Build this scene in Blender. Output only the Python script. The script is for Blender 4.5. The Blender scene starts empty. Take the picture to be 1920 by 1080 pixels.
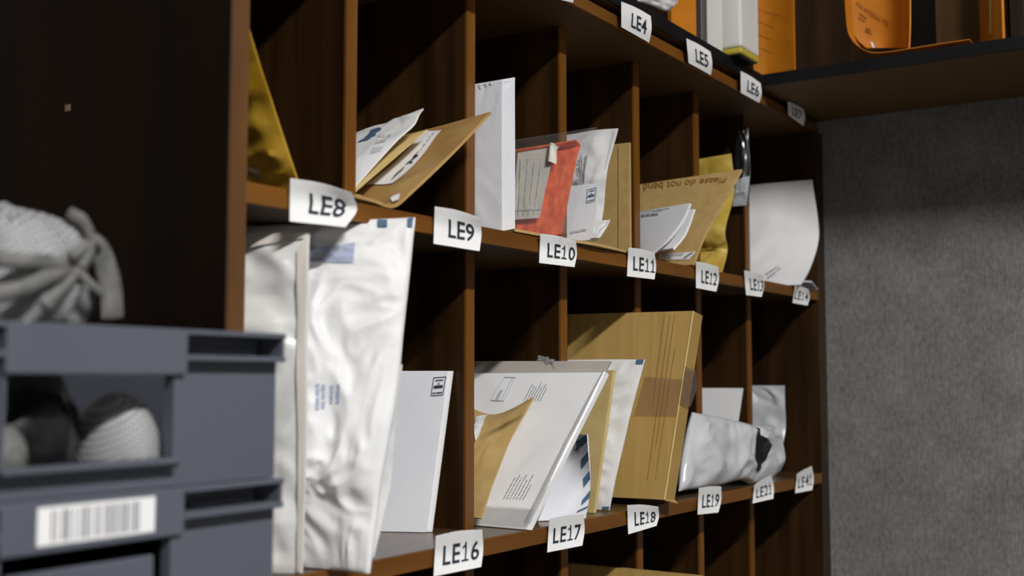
import bpy, bmesh, math, random
from mathutils import Vector as V, noise
random.seed(7)
scn = bpy.context.scene
COL = scn.collection
H = 1.45                       # eye height; z below is measured from the eye, H lifts it to the floor

# ------------------------------------------------------------------ camera model
F = 2209.0
dXc = V((1461, -175, F)).normalized()
pt = math.atan2(175, F)
dZc = V((0, math.cos(pt), math.sin(pt)))
dYc = dXc.cross(dZc)
if dYc.z < 0: dYc = -dYc
RW = (dXc, dYc, dZc)           # rows: world axes in camera axes (right, up, forward)
CAM = V((0, -.758, 0))
def toworld(c): return V((RW[0].dot(c), RW[1].dot(c), RW[2].dot(c)))
def P(px, py, X=None, Y=None, Z=None):
    """where the sight line of a measured point meets a real plane of the room"""
    r = toworld(V(((px - 960) / F, -(py - 540) / F, 1)))
    if X is not None: t = (X - CAM.x) / r.x
    elif Y is not None: t = (Y - CAM.y) / r.y
    else: t = (Z - CAM.z) / r.z
    return CAM + r * t
def proj(p):
    d = p - CAM
    c = RW[0] * d.x + RW[1] * d.y + RW[2] * d.z
    return 960 + F * c.x / c.z, 540 - F * c.y / c.z

# ------------------------------------------------------------------ materials
def nodes(name):
    m = bpy.data.materials.new(name); m.use_nodes = True
    nt = m.node_tree
    return m, nt, nt.nodes['Principled BSDF']
def lin(r, g, b):
    f = lambda c: (c / 12.92 if c <= .04045 else ((c + .055) / 1.055) ** 2.4)
    return (f(r / 255), f(g / 255), f(b / 255), 1)
def mat(name, col, col2=None, rough=.6, spec=.5, nscale=(6, 6, 6), detail=4, bump=0, bscale=(40, 40, 40), btype='NOISE', metal=0, coat=0, lo=.35, hi=.65):
    m, nt, b = nodes(name)
    N, L = nt.nodes, nt.links
    b.inputs['Roughness'].default_value = rough
    b.inputs['Specular IOR Level'].default_value = spec
    b.inputs['Metallic'].default_value = metal
    b.inputs['Coat Weight'].default_value = coat
    b.inputs['Base Color'].default_value = col
    tc = N.new('ShaderNodeTexCoord')
    if col2:
        mp = N.new('ShaderNodeMapping'); mp.inputs['Scale'].default_value = nscale
        nz = N.new('ShaderNodeTexNoise'); nz.inputs['Scale'].default_value = 1; nz.inputs['Detail'].default_value = detail
        rp = N.new('ShaderNodeValToRGB')
        rp.color_ramp.elements[0].position = lo; rp.color_ramp.elements[0].color = col
        rp.color_ramp.elements[1].position = hi; rp.color_ramp.elements[1].color = col2
        L.new(tc.outputs['Object'], mp.inputs['Vector']); L.new(mp.outputs[0], nz.inputs['Vector'])
        L.new(nz.outputs['Fac'], rp.inputs['Fac']); L.new(rp.outputs['Color'], b.inputs['Base Color'])
    if bump:
        mp = N.new('ShaderNodeMapping'); mp.inputs['Scale'].default_value = bscale
        if btype == 'VORONOI':
            nz = N.new('ShaderNodeTexVoronoi'); out = nz.outputs['Distance']
        else:
            nz = N.new('ShaderNodeTexNoise'); nz.inputs['Detail'].default_value = 5; out = nz.outputs['Fac']
        nz.inputs['Scale'].default_value = 1
        bp = N.new('ShaderNodeBump'); bp.inputs['Strength'].default_value = min(1, bump); bp.inputs['Distance'].default_value = .002
        L.new(tc.outputs['Object'], mp.inputs['Vector']); L.new(mp.outputs[0], nz.inputs['Vector'])
        L.new(out, bp.inputs['Height']); L.new(bp.outputs[0], b.inputs['Normal'])
    return m
def clear(name, tint, gloss=.12, haze=.12, rough=.15):
    m, nt, b = nodes(name)
    N, L = nt.nodes, nt.links
    tr = N.new('ShaderNodeBsdfTransparent'); tr.inputs[0].default_value = tint
    di = N.new('ShaderNodeBsdfDiffuse'); di.inputs[0].default_value = (.7, .7, .7, 1)
    gl = N.new('ShaderNodeBsdfGlossy'); gl.inputs['Roughness'].default_value = rough
    m1 = N.new('ShaderNodeMixShader'); m1.inputs[0].default_value = haze
    m2 = N.new('ShaderNodeMixShader'); m2.inputs[0].default_value = gloss
    L.new(tr.outputs[0], m1.inputs[1]); L.new(di.outputs[0], m1.inputs[2])
    L.new(m1.outputs[0], m2.inputs[1]); L.new(gl.outputs[0], m2.inputs[2])
    L.new(m2.outputs[0], N['Material Output'].inputs[0])
    return m
def emit(name, col, s):
    m, nt, b = nodes(name)
    b.inputs['Base Color'].default_value = (.8, .8, .8, 1)
    b.inputs['Emission Color'].default_value = col; b.inputs['Emission Strength'].default_value = s
    return m

WD1, WD2 = (.016, .0068, .0016, 1), (.044, .0190, .0042, 1)
M = {
 'wood_v': mat('dark stained wood, upright grain', WD1, WD2, .38, .45, (38, 38, 2.2), 6, .12, (120, 120, 5)),
 'wood_h': mat('dark stained wood, level grain', (.055, .030, .012, 1), (.10, .056, .024, 1), .35, .5, (2.2, 38, 38), 6, .1, (5, 120, 120), coat=.25),
 'wood_edge': mat('stained wood lipping', (.120, .043, .0050, 1), (.185, .071, .0080, 1), .4, .4, (30, 30, 4), 5),
 'wood_edge_h': mat('stained wood shelf lipping', (.120, .043, .0050, 1), (.185, .071, .0080, 1), .4, .4, (4, 30, 30), 5),
 'post': mat('worn stained wood post', (.085, .038, .013, 1), (.14, .060, .016, 1), .45, .4, (20, 20, 4), 5),
 'panel': mat('shade darkened stained panel', (.006, .0026, .0008, 1), (.010, .0042, .0013, 1), .6, .08, (20, 20, 2), 4),  # darker than the divider wood, with shade put into the colour
 'brownboard': mat('brown laminate board', (.085, .045, .016, 1), (.11, .058, .02, 1), .6, .3, (3, 3, 20), 3),
 'returnboard': mat('pale brown laminate underside', (.13, .072, .025, 1), (.16, .088, .03, 1), .6, .3, (3, 3, 20), 3),  # lighter copy of brownboard, light on the underside put into the colour
 'blackedge': mat('black rubber edging', (.0035, .0035, .0048, 1), (.006, .006, .008, 1), .6, .2, (20, 20, 20), 3),
 'floor': mat('grey floor carpet', (.10, .10, .105, 1), (.15, .15, .15, 1), .95, .1, (60, 60, 60), 6, .5, (300, 300, 300)),
 'wall': mat('off white painted wall', (.30, .295, .28, 1), (.33, .325, .31, 1), .8, .2, (3, 3, 3), 3),
 'ceil': mat('white ceiling board', (.45, .45, .44, 1), (.5, .5, .49, 1), .9, .2, (8, 8, 8), 4),
 'paper': mat('white paper', (.80, .80, .81, 1), (.84, .84, .85, 1), .7, .25, (14, 14, 14), 3, .06, (60, 60, 60)),
 'paper_blue': mat('cool white envelope paper', (.70, .72, .77, 1), (.76, .77, .81, 1), .65, .3, (9, 9, 9), 3, .1, (35, 35, 35)),
 'label': mat('white label paper', (.83, .83, .83, 1), (.86, .86, .86, 1), .7, .2, (10, 10, 10), 2),
 'bubble': mat('white padded mailer film', (.74, .74, .75, 1), (.79, .79, .79, 1), .52, .4, (20, 20, 20), 3, .35, (90, 90, 90)),
 'silver': mat('pearl grey poly film', (.60, .59, .58, 1), (.68, .67, .65, 1), .3, .5, (8, 8, 8), 3, .1, (40, 40, 40)),
 'polygrey': mat('grey white poly mailer film', (.56, .57, .60, 1), (.64, .65, .68, 1), .28, .5, (8, 8, 8), 3, .12, (30, 30, 30)),
 'beige': mat('greyish translucent plastic film', (.50, .46, .41, 1), (.58, .54, .49, 1), .35, .5, (12, 12, 12), 3, .1, (30, 30, 30)),
 'kraft': mat('kraft paper', (.47, .315, .12, 1), (.54, .365, .15, 1), .62, .3, (60, 60, 60), 6, .1, (90, 90, 90)),
 'kraft_pale': mat('pale manila paper', (.66, .50, .21, 1), (.72, .56, .26, 1), .6, .3, (40, 40, 40), 4, .08, (70, 70, 70)),
 'card': mat('brown corrugated board', (.41, .265, .080, 1), (.47, .305, .10, 1), .65, .25, (6, 80, 4), 5, .1, (10, 90, 10)),
 'gold': mat('golden padded mailer film', (.50, .34, .05, 1), (.63, .45, .10, 1), .32, .5, (25, 25, 25), 3, .35, (80, 80, 80)),
 'gold_shaded': mat('amber padded mailer film', (.33, .18, .012, 1), (.48, .29, .03, 1), .28, .5, (25, 25, 25), 3, .35, (80, 80, 80)),  # golden film darkened, the shade of its pigeonhole put into the colour
 'orange': mat('orange manila envelope', (.50, .165, .006, 1), (.56, .195, .010, 1), .55, .3, (30, 30, 30), 4, .06, (70, 70, 70)),
 'red': mat('orange red bubble film', (.74, .085, .020, 1), (.90, .17, .055, 1), .35, .5, (55, 55, 55), 2, 1.0, (95, 95, 95), 'VORONOI'),
 'polybright': mat('bright pearly poly film', (.70, .70, .71, 1), (.76, .76, .77, 1), .25, .5, (8, 8, 8), 3, .12, (40, 40, 40)),
 'cardline': mat('board crease', (.33, .19, .05, 1), rough=.7, spec=.2),
 'brownwrap': mat('glossy brown wrapped envelope', (.40, .235, .075, 1), (.50, .31, .12, 1), .3, .5, (15, 15, 15), 4, .25, (45, 45, 45)),
 'black': mat('black plastic film', (.006, .006, .007, 1), (.012, .012, .014, 1), .25, .5, (20, 20, 20), 3, .3, (50, 50, 50)),
 'ink': mat('black ink', (.028, .032, .042, 1), rough=.7, spec=.2),
 'greyink': mat('grey print', (.26, .26, .28, 1), rough=.7, spec=.2),
 'paleink': mat('pale grey print', (.48, .49, .52, 1), rough=.7, spec=.2),
 'blueink': mat('slate blue print', (.075, .135, .22, 1), rough=.6, spec=.2),
 'lilac': mat('pale lilac blue print', (.42, .46, .62, 1), rough=.6, spec=.2),
 'brownink': mat('brown print', (.29, .13, .030, 1), rough=.6, spec=.2),
 'orangeink': mat('brown print on orange', (.27, .085, .006, 1), rough=.6, spec=.2),
 'cream': mat('cream carbon form paper', (.62, .60, .54, 1), (.68, .66, .60, 1), .7, .2, (30, 30, 30), 4),
 'tape': clear('clear adhesive tape', (.88, .80, .66, 1), .12, .06, .2),
 'film': clear('clear polythene', (.86, .86, .86, 1), .14, .22, .2),
 'bagfilm': clear('thin clear polythene', (.985, .985, .985, 1), .03, .055, .15),
 'darkfilm': clear('smoky clear polythene', (.25, .25, .27, 1), .10, .02, .25),
 'bin': mat('slate grey plastic', (.085, .094, .118, 1), (.097, .106, .132, 1), .5, .4, (6, 6, 6), 3, .05, (200, 200, 200)),
 'yellow': mat('yellow print', (.52, .42, .045, 1), rough=.5),
 'bookwhite': mat('white card cover', (.70, .69, .66, 1), (.74, .73, .70, 1), .5, .4, (8, 8, 8), 2),
 'metalgrey': mat('grey metal spine', (.22, .22, .23, 1), rough=.35, metal=.8),
 'steel': mat('grey painted steel', (.25, .26, .27, 1), rough=.45, metal=.3),
 'strap': mat('grey webbing', (.10, .10, .098, 1), (.18, .178, .172, 1), .55, .3, (80, 80, 80), 3, .3, (200, 200, 200)),
 'lampwhite': mat('white enamelled metal', (.8, .8, .8, 1), rough=.4),
 'screw': mat('dull brass screw', (.30, .20, .12, 1), rough=.4, metal=.7),
}
def net(name):
    """woven net: light threads, dark gaps"""
    m, nt, b = nodes(name); N, L = nt.nodes, nt.links
    tc = N.new('ShaderNodeTexCoord')
    mp = N.new('ShaderNodeMapping'); mp.inputs['Rotation'].default_value = (0, .6, .5); mp.inputs['Scale'].default_value = (1, 1, 1)
    L.new(tc.outputs['Object'], mp.inputs[0])
    w = []
    for d in ('X', 'Z'):
        k = N.new('ShaderNodeTexWave'); k.bands_direction = d; k.inputs['Scale'].default_value = 90; k.inputs['Distortion'].default_value = 1.2
        k.inputs['Detail Scale'].default_value = .6
        L.new(mp.outputs[0], k.inputs[0]); w.append(k)
    mx = N.new('ShaderNodeMath'); mx.operation = 'MAXIMUM'
    L.new(w[0].outputs['Fac'], mx.inputs[0]); L.new(w[1].outputs['Fac'], mx.inputs[1])
    rp = N.new('ShaderNodeValToRGB')
    rp.color_ramp.elements[0].position = .35; rp.color_ramp.elements[0].color = (.09, .09, .094, 1)
    rp.color_ramp.elements[1].position = .8; rp.color_ramp.elements[1].color = (.40, .40, .41, 1)
    L.new(mx.outputs[0], rp.inputs[0]); L.new(rp.outputs[0], b.inputs['Base Color'])
    bp = N.new('ShaderNodeBump'); bp.inputs['Distance'].default_value = .0006
    L.new(mx.outputs[0], bp.inputs['Height']); L.new(bp.outputs[0], b.inputs['Normal'])
    b.inputs['Roughness'].default_value = .5
    return m
M['net'] = net('grey netting')
def wallcarpet():
    """grey needle felt with fine upright ribs"""
    m, nt, b = nodes('grey ribbed wall carpet'); N, L = nt.nodes, nt.links
    tc = N.new('ShaderNodeTexCoord')
    mp = N.new('ShaderNodeMapping'); mp.inputs['Scale'].default_value = (1, 150, 90); L.new(tc.outputs['Object'], mp.inputs[0])
    nz = N.new('ShaderNodeTexNoise'); nz.inputs['Scale'].default_value = 1; nz.inputs['Detail'].default_value = 9; nz.inputs['Roughness'].default_value = .7; L.new(mp.outputs[0], nz.inputs[0])
    mp2 = N.new('ShaderNodeMapping'); mp2.inputs['Scale'].default_value = (1, 14, 14); L.new(tc.outputs['Object'], mp2.inputs[0])
    n2 = N.new('ShaderNodeTexNoise'); n2.inputs['Scale'].default_value = 1; n2.inputs['Detail'].default_value = 4; L.new(mp2.outputs[0], n2.inputs[0])
    wv = N.new('ShaderNodeTexWave'); wv.bands_direction = 'Y'; wv.inputs['Scale'].default_value = 72; wv.inputs['Distortion'].default_value = 1.5; wv.inputs['Detail'].default_value = 2; L.new(tc.outputs['Object'], wv.inputs[0])
    def math_(op, a, b_):
        k = N.new('ShaderNodeMath'); k.operation = op
        for i, x in enumerate((a, b_)):
            if isinstance(x, float): k.inputs[i].default_value = x
            else: L.new(x, k.inputs[i])
        return k.outputs[0]
    h = math_('ADD', math_('MULTIPLY', nz.outputs['Fac'], .62), math_('ADD', math_('MULTIPLY', wv.outputs['Fac'], .14), math_('MULTIPLY', n2.outputs['Fac'], .28)))
    rp = N.new('ShaderNodeValToRGB')
    rp.color_ramp.elements[0].position = .34; rp.color_ramp.elements[0].color = (.10, .097, .096, 1)
    rp.color_ramp.elements[1].position = .70; rp.color_ramp.elements[1].color = (.30, .292, .285, 1)
    L.new(h, rp.inputs[0]); L.new(rp.outputs[0], b.inputs['Base Color'])
    bp = N.new('ShaderNodeBump'); bp.inputs['Distance'].default_value = .0015; bp.inputs['Strength'].default_value = .6
    L.new(h, bp.inputs['Height']); L.new(bp.outputs[0], b.inputs['Normal'])
    b.inputs['Roughness'].default_value = .95; b.inputs['Specular IOR Level'].default_value = .1
    return m
M['carpet'] = wallcarpet()

# ------------------------------------------------------------------ object helpers
def tag(o, label=None, cat=None, group=None, kind=None):
    if label: o['label'] = label
    if cat: o['category'] = cat
    if group: o['group'] = group
    if kind: o['kind'] = kind
    return o
def empty(name, base, label, cat, group=None):
    o = bpy.data.objects.new(name, None); COL.objects.link(o)
    o.location = base + V((0, 0, H)); o.empty_display_size = .05
    o['base'] = list(base)
    return tag(o, label, cat, group)
def link(name, me, mats, parent=None, base=None):
    """verts of me are in eye-height coordinates; the object's origin goes to base (or the parent's base)"""
    if parent is not None: b = V(parent['base'])
    else: b = base if base is not None else V((0, 0, 0))
    for v in me.vertices: v.co -= b
    for m in (mats if isinstance(mats, (list, tuple)) else [mats]): me.materials.append(m)
    o = bpy.data.objects.new(name, me); COL.objects.link(o)
    o['base'] = list(b)
    if parent is not None: o.parent = parent
    else: o.location = b + V((0, 0, H))
    return o
def smooth(me, ang=40):
    for p in me.polygons: p.use_smooth = True
    me.set_sharp_from_angle(angle=math.radians(ang))
class B:
    """collects boxes, tubes and prisms into one mesh"""
    def __init__(s): s.bm = bmesh.new()
    def box(s, x0, x1, y0, y1, z0, z1, bev=0):
        r = bmesh.ops.create_cube(s.bm, size=1)
        for v in r['verts']:
            v.co = V(((x0 + x1) / 2 + v.co.x * (x1 - x0), (y0 + y1) / 2 + v.co.y * (y1 - y0), (z0 + z1) / 2 + v.co.z * (z1 - z0)))
        if bev:
            es = list({e for v in r['verts'] for e in v.link_edges})
            bmesh.ops.bevel(s.bm, geom=es, offset=bev, segments=2, affect='EDGES', profile=.5)
        return s
    def tube(s, pts, r, n=8, flat=1.0, up=V((0, 0, 1))):
        rings = []
        for i, p in enumerate(pts):
            a = pts[max(0, i - 1)]; c = pts[min(len(pts) - 1, i + 1)]
            t = (c - a).normalized(); x = t.cross(up)
            if x.length < 1e-4: x = t.cross(V((1, 0, 0)))
            x.normalize(); y = t.cross(x)
            rr = r[i] if isinstance(r, (list, tuple)) else r
            rings.append([s.bm.verts.new(p + x * rr * math.cos(2 * math.pi * k / n) * flat + y * rr * math.sin(2 * math.pi * k / n)) for k in range(n)])
        for a, b in zip(rings, rings[1:]):
            for k in range(n): s.bm.faces.new((a[k], a[(k + 1) % n], b[(k + 1) % n], b[k]))
        s.bm.faces.new(rings[0][::-1]); s.bm.faces.new(rings[-1])
        return s
    def prism(s, poly, d):
        a = [s.bm.verts.new(p) for p in poly]; b = [s.bm.verts.new(p + d) for p in poly]
        s.bm.faces.new(a); s.bm.faces.new(b[::-1])
        for i in range(len(a)):
            j = (i + 1) % len(a); s.bm.faces.new((a[i], b[i], b[j], a[j]))
        return s
    def build(s, name, m, parent=None, base=None, sm=0):
        bmesh.ops.recalc_face_normals(s.bm, faces=s.bm.faces)
        me = bpy.data.meshes.new(name); s.bm.to_mesh(me); s.bm.free()
        if sm: smooth(me, sm)
        return link(name, me, m, parent, base)
def copy_tree(o, parent=None):
    c = o.copy(); COL.objects.link(c)
    if parent is not None: c.parent = parent
    for ch in list(o.children): copy_tree(ch, c)
    return c

def crom(p, t):
    n = len(p)
    if n == 1: return p[0].copy()
    if n == 2: return p[0].lerp(p[1], t)
    s = min(max(t, 0), 1) * (n - 1); i = min(int(s), n - 2); f = s - i
    p1, p2 = p[i], p[i + 1]
    p0 = p[i - 1] if i else p1 * 2 - p2
    p3 = p[i + 2] if i + 2 < n else p2 * 2 - p1
    return (p1 * 2 + (p2 - p0) * f + (p0 * 2 - p1 * 5 + p2 * 4 - p3) * f * f + (p1 * 3 - p0 - p2 * 3 + p3) * f ** 3) * .5

_text = {}
def _raw(body, bold):
    c = bpy.data.curves.new('t', 'FONT'); c.body = body; c.offset = bold; c.resolution_u = 4
    o = bpy.data.objects.new('t', c); COL.objects.link(o)
    dg = bpy.context.evaluated_depsgraph_get()
    me = o.evaluated_get(dg).to_mesh()
    vs = [(v.co.x, v.co.y) for v in me.vertices]; fs = [tuple(p.vertices) for p in me.polygons]
    o.evaluated_get(dg).to_mesh_clear()
    bpy.data.objects.remove(o); bpy.data.curves.remove(c)
    return vs, fs
def glyphs(body, bold=0):
    if (body, bold) in _text: return _text[body, bold]
    if '1' in body:                                   # a figure one with a flag and a foot, as on the labels
        vs, fs, x = [], [], 0
        for ch in body:
            if ch == '1':
                g = [(.19, .07), (.27, .07), (.27, .71), (.20, .71), (.19, .62), (.04, .55), (.06, .48), (.19, .54), (.03, 0), (.43, 0), (.43, .07), (.03, .07)]
                gf = [(0, 1, 2, 3, 4), (4, 5, 6, 7), (8, 9, 10, 11)]
            else: g, gf = _raw(ch, bold)
            x0 = min(q[0] for q in g); w = max(q[0] for q in g) - x0
            k = len(vs); vs += [(q[0] - x0 + x, q[1]) for q in g]; fs += [tuple(i + k for i in f) for f in gf]
            x += w + .11
    else: vs, fs = _raw(body, bold)
    x0 = min(a for a, b in vs); x1 = max(a for a, b in vs); y0 = min(b for a, b in vs); y1 = max(b for a, b in vs)
    vs = [((a - x0) / (x1 - x0), (b - y0) / (y1 - y0)) for a, b in vs]
    bm = bmesh.new(); bv = [bm.verts.new((a, b, 0)) for a, b in vs]      # cut finely so the print follows curved paper
    for f in fs:
        try: bm.faces.new([bv[i] for i in f])
        except ValueError: pass
    for k in range(1, 8):
        for co, no in (((0, k / 8, 0), (0, 1, 0)), ((k / 8, 0, 0), (1, 0, 0))):
            bmesh.ops.bisect_plane(bm, geom=bm.verts[:] + bm.edges[:] + bm.faces[:], plane_co=co, plane_no=no, dist=1e-5)
    bmesh.ops.triangulate(bm, faces=bm.faces[:])
    bm.verts.index_update(); vs = [(v.co.x, v.co.y) for v in bm.verts]; fs = [tuple(v.index for v in f.verts) for f in bm.faces]; bm.free()
    _text[body, bold] = (vs, fs)
    return vs, fs

class Sheet:
    """an envelope, bag, card or paper: grid rows run bottom to top, each from left to right as seen from the room"""
    def __init__(s, name, grid, m, t=.002, puff=0, wr=0, wf=25, seed=0, nu=24, nv=24, slab=0, fade=.012, parent=None, label=None, cat=None, group=None, sm=50, pexp=.5, cell=None, zlo=None, lin=False):
        s.lin = lin
        s.lim = None
        if cell:
            xe = [.672] + [.8630 + .2026 * k for k in range(6)] + [2.060]
            k = cell[1]; a = xe[k] + (.0006 if k == 0 else .0086); b = xe[k + 1] - (.0006 if k == 6 else .0086)
            s.lim = (a, b, *((.1622, .4515) if cell[0] == 'U' else (-.1618, .1438)))
            if zlo: s.lim = (a, b, s.lim[2] + zlo, s.lim[3])
        s.g = grid; s.t = t; s.puff = puff; s.wr = wr; s.wf = wf; s.seed = seed * 7.3; s.slab = slab; s.fade = fade; s.pexp = pexp
        s.Lu = (s.base(1, .5) - s.base(0, .5)).length; s.Lv = (s.base(.5, 1) - s.base(.5, 0)).length
        s.cache = None
        bm = bmesh.new(); A = []; Bk = []
        for j in range(nv + 1):
            ra, rb = [], []
            for i in range(nu + 1):
                f, b = s.both(i / nu, j / nv)
                ra.append(bm.verts.new(f)); rb.append(bm.verts.new(b))
            A.append(ra); Bk.append(rb)
        for j in range(nv):
            for i in range(nu):
                bm.faces.new((A[j][i], A[j][i + 1], A[j + 1][i + 1], A[j + 1][i]))
                bm.faces.new((Bk[j][i], Bk[j + 1][i], Bk[j + 1][i + 1], Bk[j][i + 1]))
        rim = [(0, i) for i in range(nu + 1)] + [(j, nu) for j in range(1, nv + 1)] + [(nv, i) for i in range(nu - 1, -1, -1)] + [(j, 0) for j in range(nv - 1, 0, -1)]
        for (a, b), (c, d) in zip(rim, rim[1:] + rim[:1]):
            bm.faces.new((A[a][b], Bk[a][b], Bk[c][d], A[c][d]))
        me = bpy.data.meshes.new(name); bm.to_mesh(me); bm.free()
        smooth(me, sm)
        low = min((s.base(u, v) for u in (0, .5, 1) for v in (0, .5, 1)), key=lambda p: p.z)
        cen = s.base(.5, .5)
        s.o = link(name, me, m, parent, V((cen.x, cen.y, low.z)))
        if parent is None: tag(s.o, label, cat, group)
        s.k = 0
    def base(s, u, v):
        if not s.lin: return crom([crom(r, u) for r in s.g], v)
        n = len(s.g[0]) - 1; i = min(int(u * n), n - 1)                 # sharp folds between the columns
        return crom([r[i].lerp(r[i + 1], u * n - i) for r in s.g], v)
    def nrm(s, u, v):
        e = .015
        a = s.base(min(1, u + e), v) - s.base(max(0, u - e), v)
        b = s.base(u, min(1, v + e)) - s.base(u, max(0, v - e))
        n = a.cross(b)
        return n.normalized() if n.length > 1e-12 else V((-1, 0, 0))
    def both(s, u, v):
        p = s.base(u, v); n = s.nrm(u, v)
        d = min(u * s.Lu, (1 - u) * s.Lu, v * s.Lv, (1 - v) * s.Lv)
        q = V((u * s.Lu * s.wf, v * s.Lv * s.wf, s.seed))
        w = c = 0
        if s.wr:
            fd = min(1, d / s.fade) if s.fade else 1
            q2 = q + V((noise.noise(q * .7 + V((5, 0, 0))), noise.noise(q * .7 + V((0, 9, 0))), 0)) * .9
            w = s.wr * fd * ((.55 - abs(noise.noise(q2)) * 1.6) + .45 * (.5 - abs(noise.noise(q2 * 2.3 + V((3, 3, 3)))) * 1.6))
            c = s.wr * .45 * noise.noise(q * .8 + V((11, 2, 0)))
        pf = s.puff * max(0, 16 * u * (1 - u) * v * (1 - v)) ** s.pexp
        f = p + n * (s.t / 2 + pf + w + c)
        if s.slab: b = p + n * c - n * s.slab
        else: b = p + n * (c - s.t / 2 - pf - w * .6)
        if s.lim: f = s.keep(f); b = s.keep(b)
        return f, b
    def keep(s, p):
        """paper bends where it meets the pigeonhole's own boards"""
        x0, x1, z0, z1 = s.lim
        if p.y > -.0008: p.x = min(max(p.x, x0), x1)
        p.z = max(p.z, z0)
        if p.y > -.059: p.z = min(p.z, z1)
        return p
    def at(s, u, v, off=0):
        return s.both(u, v)[0] + s.nrm(u, v) * off
    def uv(s, px, py):
        n = 48
        if s.cache is None:
            s.cache = [(i / n, j / n, *proj(s.at(i / n, j / n))) for i in range(n + 1) for j in range(n + 1)]
        u, v, *_ = min(s.cache, key=lambda c: (c[2] - px) ** 2 + (c[3] - py) ** 2)
        st = .5 / n
        for _ in range(6):
            best = None
            for a in (-1, 0, 1):
                for b in (-1, 0, 1):
                    uu = min(1, max(0, u + a * st)); vv = min(1, max(0, v + b * st))
                    x, y = proj(s.at(uu, vv)); dd = (x - px) ** 2 + (y - py) ** 2
                    if best is None or dd < best[0]: best = (dd, uu, vv)
            u, v = best[1], best[2]; st *= .6
        return u, v
    def quad(s, q):
        """corners TL TR BR BL as measured -> function (a, b) on the surface, a to the right, b up"""
        TL, TR, BR, BL = [V((*s.uv(*c), 0)) for c in q]
        return lambda a, b: BL.lerp(BR, a).lerp(TL.lerp(TR, a), b)
    def _mk(s, name, bm, m, label=None):
        me = bpy.data.meshes.new(name); bm.to_mesh(me); bm.free()
        o = link(name, me, m, s.o)
        if label: o['label'] = label
        return o
    def rect(s, name, q, m, n=10, off=.0006, label=None, lift=None, uvq=None):
        f = uvq or s.quad(q); bm = bmesh.new()
        g = []
        for j in range(n + 1):
            row = []
            for i in range(n + 1):
                c = f(i / n, j / n)
                row.append(bm.verts.new(s.at(c.x, c.y, off + (lift(i / n, j / n) if lift else 0))))
            g.append(row)
        for j in range(n):
            for i in range(n): bm.faces.new((g[j][i], g[j][i + 1], g[j + 1][i + 1], g[j + 1][i]))
        return s._mk(name, bm, m, label)
    def shapes(s, name, q, polys, m, off=.0009, label=None):
        """polys: lists of (a, b) in the quad's own unit square"""
        f = s.quad(q); bm = bmesh.new()
        for poly in polys: bm.faces.new([bm.verts.new((a, b, 0)) for a, b in poly])
        if len(polys) < 8:                                    # cut finely so the print follows the surface
            for k in range(-2, 16):
                for co, no in (((0, k / 12, 0), (0, 1, 0)), ((k / 12, 0, 0), (1, 0, 0))):
                    bmesh.ops.bisect_plane(bm, geom=bm.verts[:] + bm.edges[:] + bm.faces[:], plane_co=co, plane_no=no, dist=1e-5)
            bmesh.ops.triangulate(bm, faces=bm.faces[:])
        for v in bm.verts:
            c = f(v.co.x, v.co.y); v.co = s.at(c.x, c.y, off)
        return s._mk(name, bm, m, label)
    def text(s, name, body, q, m, rot=0, off=.001, bold=0, label=None, uvq=None):
        vs, fs = glyphs(body, bold); f = uvq or s.quad(q); bm = bmesh.new(); bv = []
        for a, b in vs:
            if rot == 90: a, b = 1 - b, a
            elif rot == 180: a, b = 1 - a, 1 - b
            elif rot == 270: a, b = b, 1 - a
            c = f(a, b); bv.append(bm.verts.new(s.at(c.x, c.y, off)))
        for p in fs:
            try: bm.faces.new([bv[i] for i in p])
            except ValueError: pass
        return s._mk(name, bm, m, label)
    def lines(s, name, q, n, m, seed=1, vert=False, dens=.5, off=.0009, label=None):
        """lines of small print as word-long bars"""
        R = random.Random(seed); polys = []
        for k in range(n):
            y0 = (k + (1 - dens) / 2) / n; y1 = y0 + dens / n; x = 0; end = R.uniform(.55, 1)
            while x < end - .03:
                w = min(R.uniform(.06, .2), end - x)
                r = [(x, y0), (x + w, y0), (x + w, y1), (x, y1)]
                polys.append([(b, a) for a, b in r] if vert else r); x += w + R.uniform(.02, .05)
        return s.shapes(name, q, polys, m, off, label)
    def frame(s, name, q, m, w=.05, off=.0009, inner=(), label=None):
        polys = [[(0, 0), (1, 0), (1, w), (0, w)], [(0, 1 - w), (1, 1 - w), (1, 1), (0, 1)], [(0, 0), (w * 1.4, 0), (w * 1.4, 1), (0, 1)], [(1 - w * 1.4, 0), (1, 0), (1, 1), (1 - w * 1.4, 1)]]
        return s.shapes(name, q, polys + list(inner), m, off, label)
def G(near, offs, mids=None):
    """rows from measured near-edge points, each with the step back into the pigeonhole"""
    rows = []
    for i, p in enumerate(near):
        o = V(offs[i] if isinstance(offs[0], (list, tuple)) else offs)
        r = [p + o, p]
        if mids: r.insert(1, p + o * .5 + V(mids[i] if isinstance(mids[0], (list, tuple)) else mids))
        rows.append(r)
    return rows
R4 = lambda x0, y0, x1, y1: [(x0, y0), (x1, y0), (x1, y1), (x0, y1)]
def bx(x0, y0, x1, y1): return [(x0, y0), (x1, y0), (x1, y1), (x0, y1)]
LX, LY, LW, LS, EXPO = -.3, -2.4, .5, 150.0, 1.3

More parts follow.
